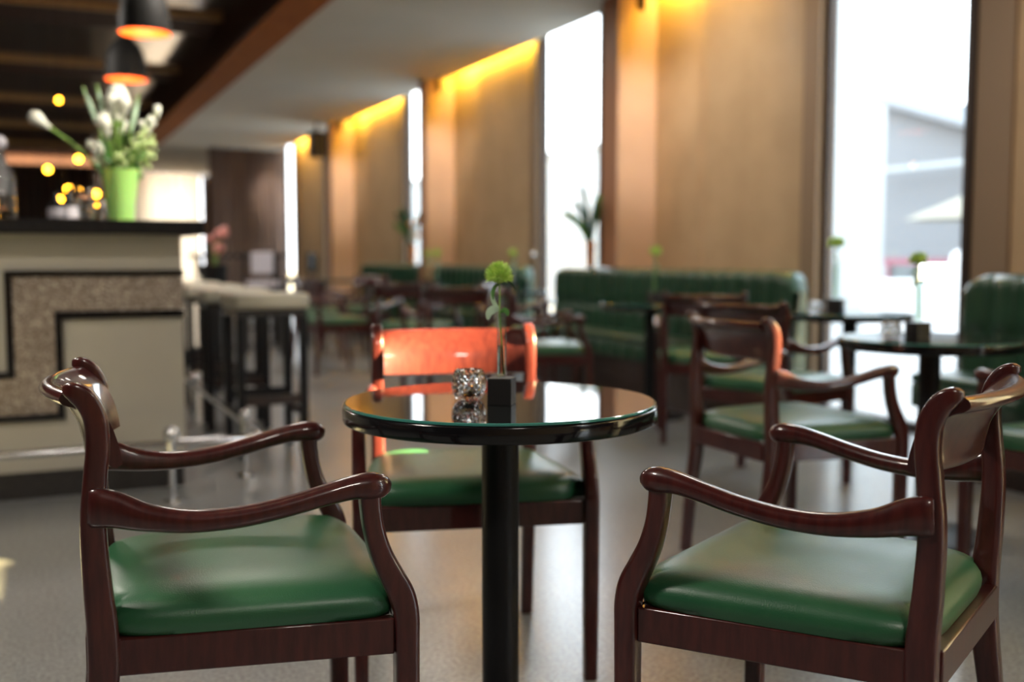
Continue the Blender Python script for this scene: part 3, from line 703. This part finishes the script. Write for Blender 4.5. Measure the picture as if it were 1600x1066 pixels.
# ================================================================== pendant lamps over the bar
def make_lamp():
    r = empty('pendant_lamp')
    R0 = .165
    out = crs([(R0, 0), (.164, .06), (.156, .14), (.137, .215), (.105, .275), (.062, .315), (.037, .335), (.03, .34)], 4)
    obj('shade', MB().lathe([(a+.001, b) for a, b in out]+[(.006, .342)], n=56, cap=False), 'lampout', r)
    obj('shade_lining', MB().lathe([(R0+.0008, -.001), (R0-.004, .0)]+[(a-.005, b+.002) for a, b in out[1:22]]+[(.005, .26)], n=56, cap=False), 'lampin', r)
    obj('bulb', MB().ball((0, 0, .13), .03, 16), 'bulb', r)
    obj('bulb_socket', MB().lathe([(.015, .155), (.015, .26)], n=12), 'blackmatte', r)
    obj('cord', MB().lathe([(.004, .341), (.004, .975)], n=8), 'blackmatte', r)
    return r
lp0 = make_lamp()
for k, (x, y, l) in enumerate([(.71, 6.9, 'larger black pendant lamp with orange lining above the bar'), (.74, 8.6, 'lower smaller looking black pendant lamp with orange lining')]):
    p = lp0 if k == 0 else copy_tree(lp0)
    p.location = (x, y, 2.40 - .02*k); p.scale = (.92, .92, .97); tag(p, l, 'pendant lamp', 'black pendant lamps over the bar')

# ================================================================== vase of white flowers on the bar
v = empty('flower_arrangement', (.41, 5.2, 1.1905)); tag(v, 'tall white and green flower arrangement in lime vase on bar', 'flower arrangement')
obj('vase', MB().lathe([(.05, 0), (.056, .004), (.062, .08), (.075, .18), (.088, .243), (.084, .243), (.07, .17), (.055, .02), (.001, .015)], n=48), 'gvase', v, sharp=50)
cr, sr = cos(R_(-YAW)), sin(R_(-YAW))
def vp(l, d, z): return (l*cr-d*sr, l*sr+d*cr, z)     # sideways, depth, height within the bouquet
# calla lilies and buds: (sideways, depth, height of tip)
random.seed(3)
for (l, d, z, kind) in [(-.34, .0, .45, 'calla'), (-.06, .03, .44, 'calla'), (.0, -.06, .50, 'calla'), (.05, -.08, .49, 'calla'), (-.02, -.1, .40, 'calla'), (.0, .02, .56, 'bud'), (-.02, .05, .53, 'big'),
                        (.17, .03, .53, 'bud'), (.13, .0, .47, 'bud'), (-.12, .06, .64, 'grass'), (-.05, .08, .66, 'grass'), (-.16, .0, .62, 'grass'), (.06, .1, .6, 'grass')]:
    m = MB(); tip = Vector(vp(l, d, z)); base = Vector(vp(l*.08, d*.1, .16)); mid = base.lerp(tip, .5)+Vector((0, 0, .03))
    P = crs([tuple(base), tuple(mid), tuple(tip)], 6); m.tube(P, .0065 if kind != 'grass' else .004, 8, up=(.3, 1, 0)); obj('stem', m, 'stem', v)
    t = (tip-mid).normalized()
    if kind in ('calla', 'big'):
        sc = 1.0 if kind == 'calla' else 1.35
        q = MB(); P = [tip-t*.03, tip, tip+t*.03*sc, tip+t*.055*sc, tip+t*.08*sc]; q.loft([tuple(a) for a in P], [(.008, .008), (.016*sc, .014*sc), (.026*sc, .022*sc), (.034*sc, .03*sc), (.02*sc, .014*sc)], up=(.2, 1, .1), n=14)
        obj('calla_flower', q, 'white', v, sharp=180)
    elif kind == 'bud':
        q = MB()
        for i in range(9):
            q.ball(tuple(tip-t*.02*i+Vector((random.uniform(-.02, .02), random.uniform(-.02, .02), 0))), .016, 8)
        obj('flower_spike', q, 'white', v)
    else:
        q = MB(); P = [tip-t*.18, tip-t*.08, tip]; q.loft([tuple(a) for a in P], [(.008, .004), (.012, .006), (.002, .002)], up=(.2, 1, .1), n=8); obj('grass_leaf', q, 'paleleaf', v)
for (l, d, z, n, rr, mm) in [(.12, 0, .36, 26, .06, 'palepuff'), (.10, .03, .30, 20, .06, 'palepuff'), (.03, -.05, .29, 18, .05, 'palepuff'), (-.1, 0, .34, 20, .06, 'white'), (-.06, .02, .29, 18, .05, 'paleleaf'), (.06, .04, .25, 16, .05, 'leaf'), (-.04, -.04, .25, 16, .05, 'leaf')]:
    q = MB(); c = Vector(vp(l, d, z))
    for i in range(n): q.ball(tuple(c+Vector((random.gauss(0, rr*.45), random.gauss(0, rr*.45), random.gauss(0, rr*.5)))), random.uniform(.008, .014), 8)
    o = obj('bud_cluster', q, mm, v); o['kind'] = 'stuff'
for i in range(14):
    a = random.uniform(0, 2*pi); L = random.uniform(.06, .15); H = random.uniform(.08, .2)
    q = MB(); leafblade(q, [(.02*cos(a), .02*sin(a), .2), (.6*L*cos(a), .6*L*sin(a), .22+H*.8), (L*cos(a), L*sin(a), .22+H)], .016, up=(sin(a), -cos(a), .2)); obj('leaf', q, 'leaf', v)

# things on the bar: glasses, bottles, jar
def glassware(name, prof, m, loc, label, cat, grp=None):
    o = obj(name, MB().lathe(prof, n=28, cap=False), m, loc=loc); tag(o, label, cat, grp); return o
tall = [(.001, .0), (.03, .0), (.033, .01), (.036, .15), (.034, .15), (.031, .012), (.001, .01)]
glassware('tall_glass', tall, 'cutglass', (.255, 5.12, 1.1905), 'tall clear glass on the bar left of the lime vase', 'glass', 'clear glasses on the bar')
glassware('tall_glass', [(a, z*.7) for a, z in tall], 'cutglass', (.315, 5.35, 1.1905), 'shorter clear glass touching distance left of the lime vase', 'glass', 'clear glasses on the bar')
j = empty('glass_decanter', (-.09, 5.1, 1.1905)); tag(j, 'tall pale glass decanter on the bar at the left edge', 'decanter')
obj('body', MB().lathe([(.001, 0), (.055, 0), (.058, .01), (.058, .2), (.03, .245), (.022, .30), (.001, .30)], n=32), 'cutglass', j)
obj('stopper', MB().ball((0, 0, .335), .033, 16), 'whiteplastic', j)
for k, (x, y, h, l) in enumerate([(.14, 5.5, .15, 'dark round bottle on the bar left of the glasses'), (.21, 5.75, .19, 'black slim bottle standing behind the tall glass')]):
    b = empty('bottle', (x, y, 1.1905)); tag(b, l, 'bottle', 'dark bottles on the bar')
    obj('body', MB().lathe([(.001, 0), (.036, 0), (.038, .01), (.038, h*.6), (.014, h*.78), (.013, h), (.001, h)], n=24), 'black', b)
    obj('label', MB().lathe([(.0385, h*.2), (.0385, h*.5)], n=24, cap=False), 'whiteplastic', b)
# amber bulbs hanging on thin cords behind the bar
for k, (x, y, z) in enumerate([(.151, 7.5, 1.60), (.27, 7.5, 1.475), (.21, 7.3, 1.395), (.246, 7.55, 1.335), (.437, 7.5, 1.45), (.35, 7.8, 1.70), (.30, 9.8, 2.36), (.12, 9.2, 2.1)]):
    b = empty('amber_bulb', (x, y, z)); tag(b, 'small glowing amber bulb ' + ['highest above the bar at far left', 'above the dark bottles', 'left of the dark bottle label', 'lowest just above the bar top',
        'beside the lime vase', 'greenish above and left of the lime vase', 'near the pendant lamps under the mirror ceiling', 'left of the pendant lamps'][k], 'bulb', 'amber bulbs hanging behind the bar')
    obj('globe', MB().ball((0, 0, 0), .022, 14), 'amber', b); obj('cord', MB().tube([(0, 0, .022), (0, 0, 3.27-z)], .0012, 6, up=(0, 1, 0)), 'blackmatte', b)

# ================================================================== far high table, high chairs, bouquet
t = empty('high_table', (2.2, 12.3, 0)); tag(t, 'black high table far behind the bar stools', 'table')
obj('tabletop', MB().box(-.5, .5, -.35, .35, 1.03, 1.07), 'blackwood', t, .005)
for x in (-.42, .42): obj('leg', MB().box(x-.03, x+.03, -.03, .03, 0, 1.03), 'blackwood', t)
obj('base', MB().box(-.46, .46, -.25, .25, 0, .02), 'blackwood', t)
def high_chair(bm='whiteplastic', bw=.115):
    r = empty('high_chair')
    obj('seat', MB().box(-.2, .2, -.2, .2, .72, .78), bm, r, .015)
    obj('backrest', MB().box(-bw, bw, -.2, -.175, .86, 1.09), bm, r, .012)
    for x in (-.18, .18):
        obj('leg', MB().box(x-.014, x+.014, .16, .188, 0, .72), 'blackwood', r); obj('leg', MB().box(x-.014, x+.014, -.225, -.2005, 0, 1.08), 'blackwood', r)
    obj('stretcher', MB().box(-.166, .166, .166, .182, .25, .28), 'blackwood', r)
    return r
h0 = high_chair(); h1 = high_chair('blackmatte', .165)
for k, (x, y, rz, l) in enumerate([(2.3, 11.3, -15, 'black high chair with pale lit backrest behind the stools'), (1.4, 12.1, -80, 'dark high chair beside the black high table'), (2.95, 12.6, 60, 'dark high chair right of the pale backed one')]):
    h = [h0, h1][k] if k < 2 else copy_tree(h1); h.location = (x, y, 0); h.rotation_euler.z = R_(rz); tag(h, l, 'chair', 'black high chairs far away')
b = empty('flower_stand', (1.47, 9.25, 0)); tag(b, 'tall black stand with dusty pink flowers past the bar end', 'flower stand')
obj('pedestal', MB().lathe([(.14, 0), (.14, .02), (.05, .05), (.05, .6), (.09, .68), (.11, .97), (.09, .97)], n=24), 'blackmatte', b)
for i in range(9):
    a = random.uniform(0, 2*pi); L = random.uniform(.02, .14); H = random.uniform(.1, .38)
    q = MB(); q.tube([(0, 0, .9), (.5*L*cos(a), .5*L*sin(a), .95+.6*H), (L*cos(a), L*sin(a), .92+H)], .006, 6, up=(0, 1, .1)); o = obj('stem', q, 'stem', b)
    q = MB().ball((L*cos(a), L*sin(a), .92+H), random.uniform(.03, .05), 10); obj('flower', q, 'pink', b)
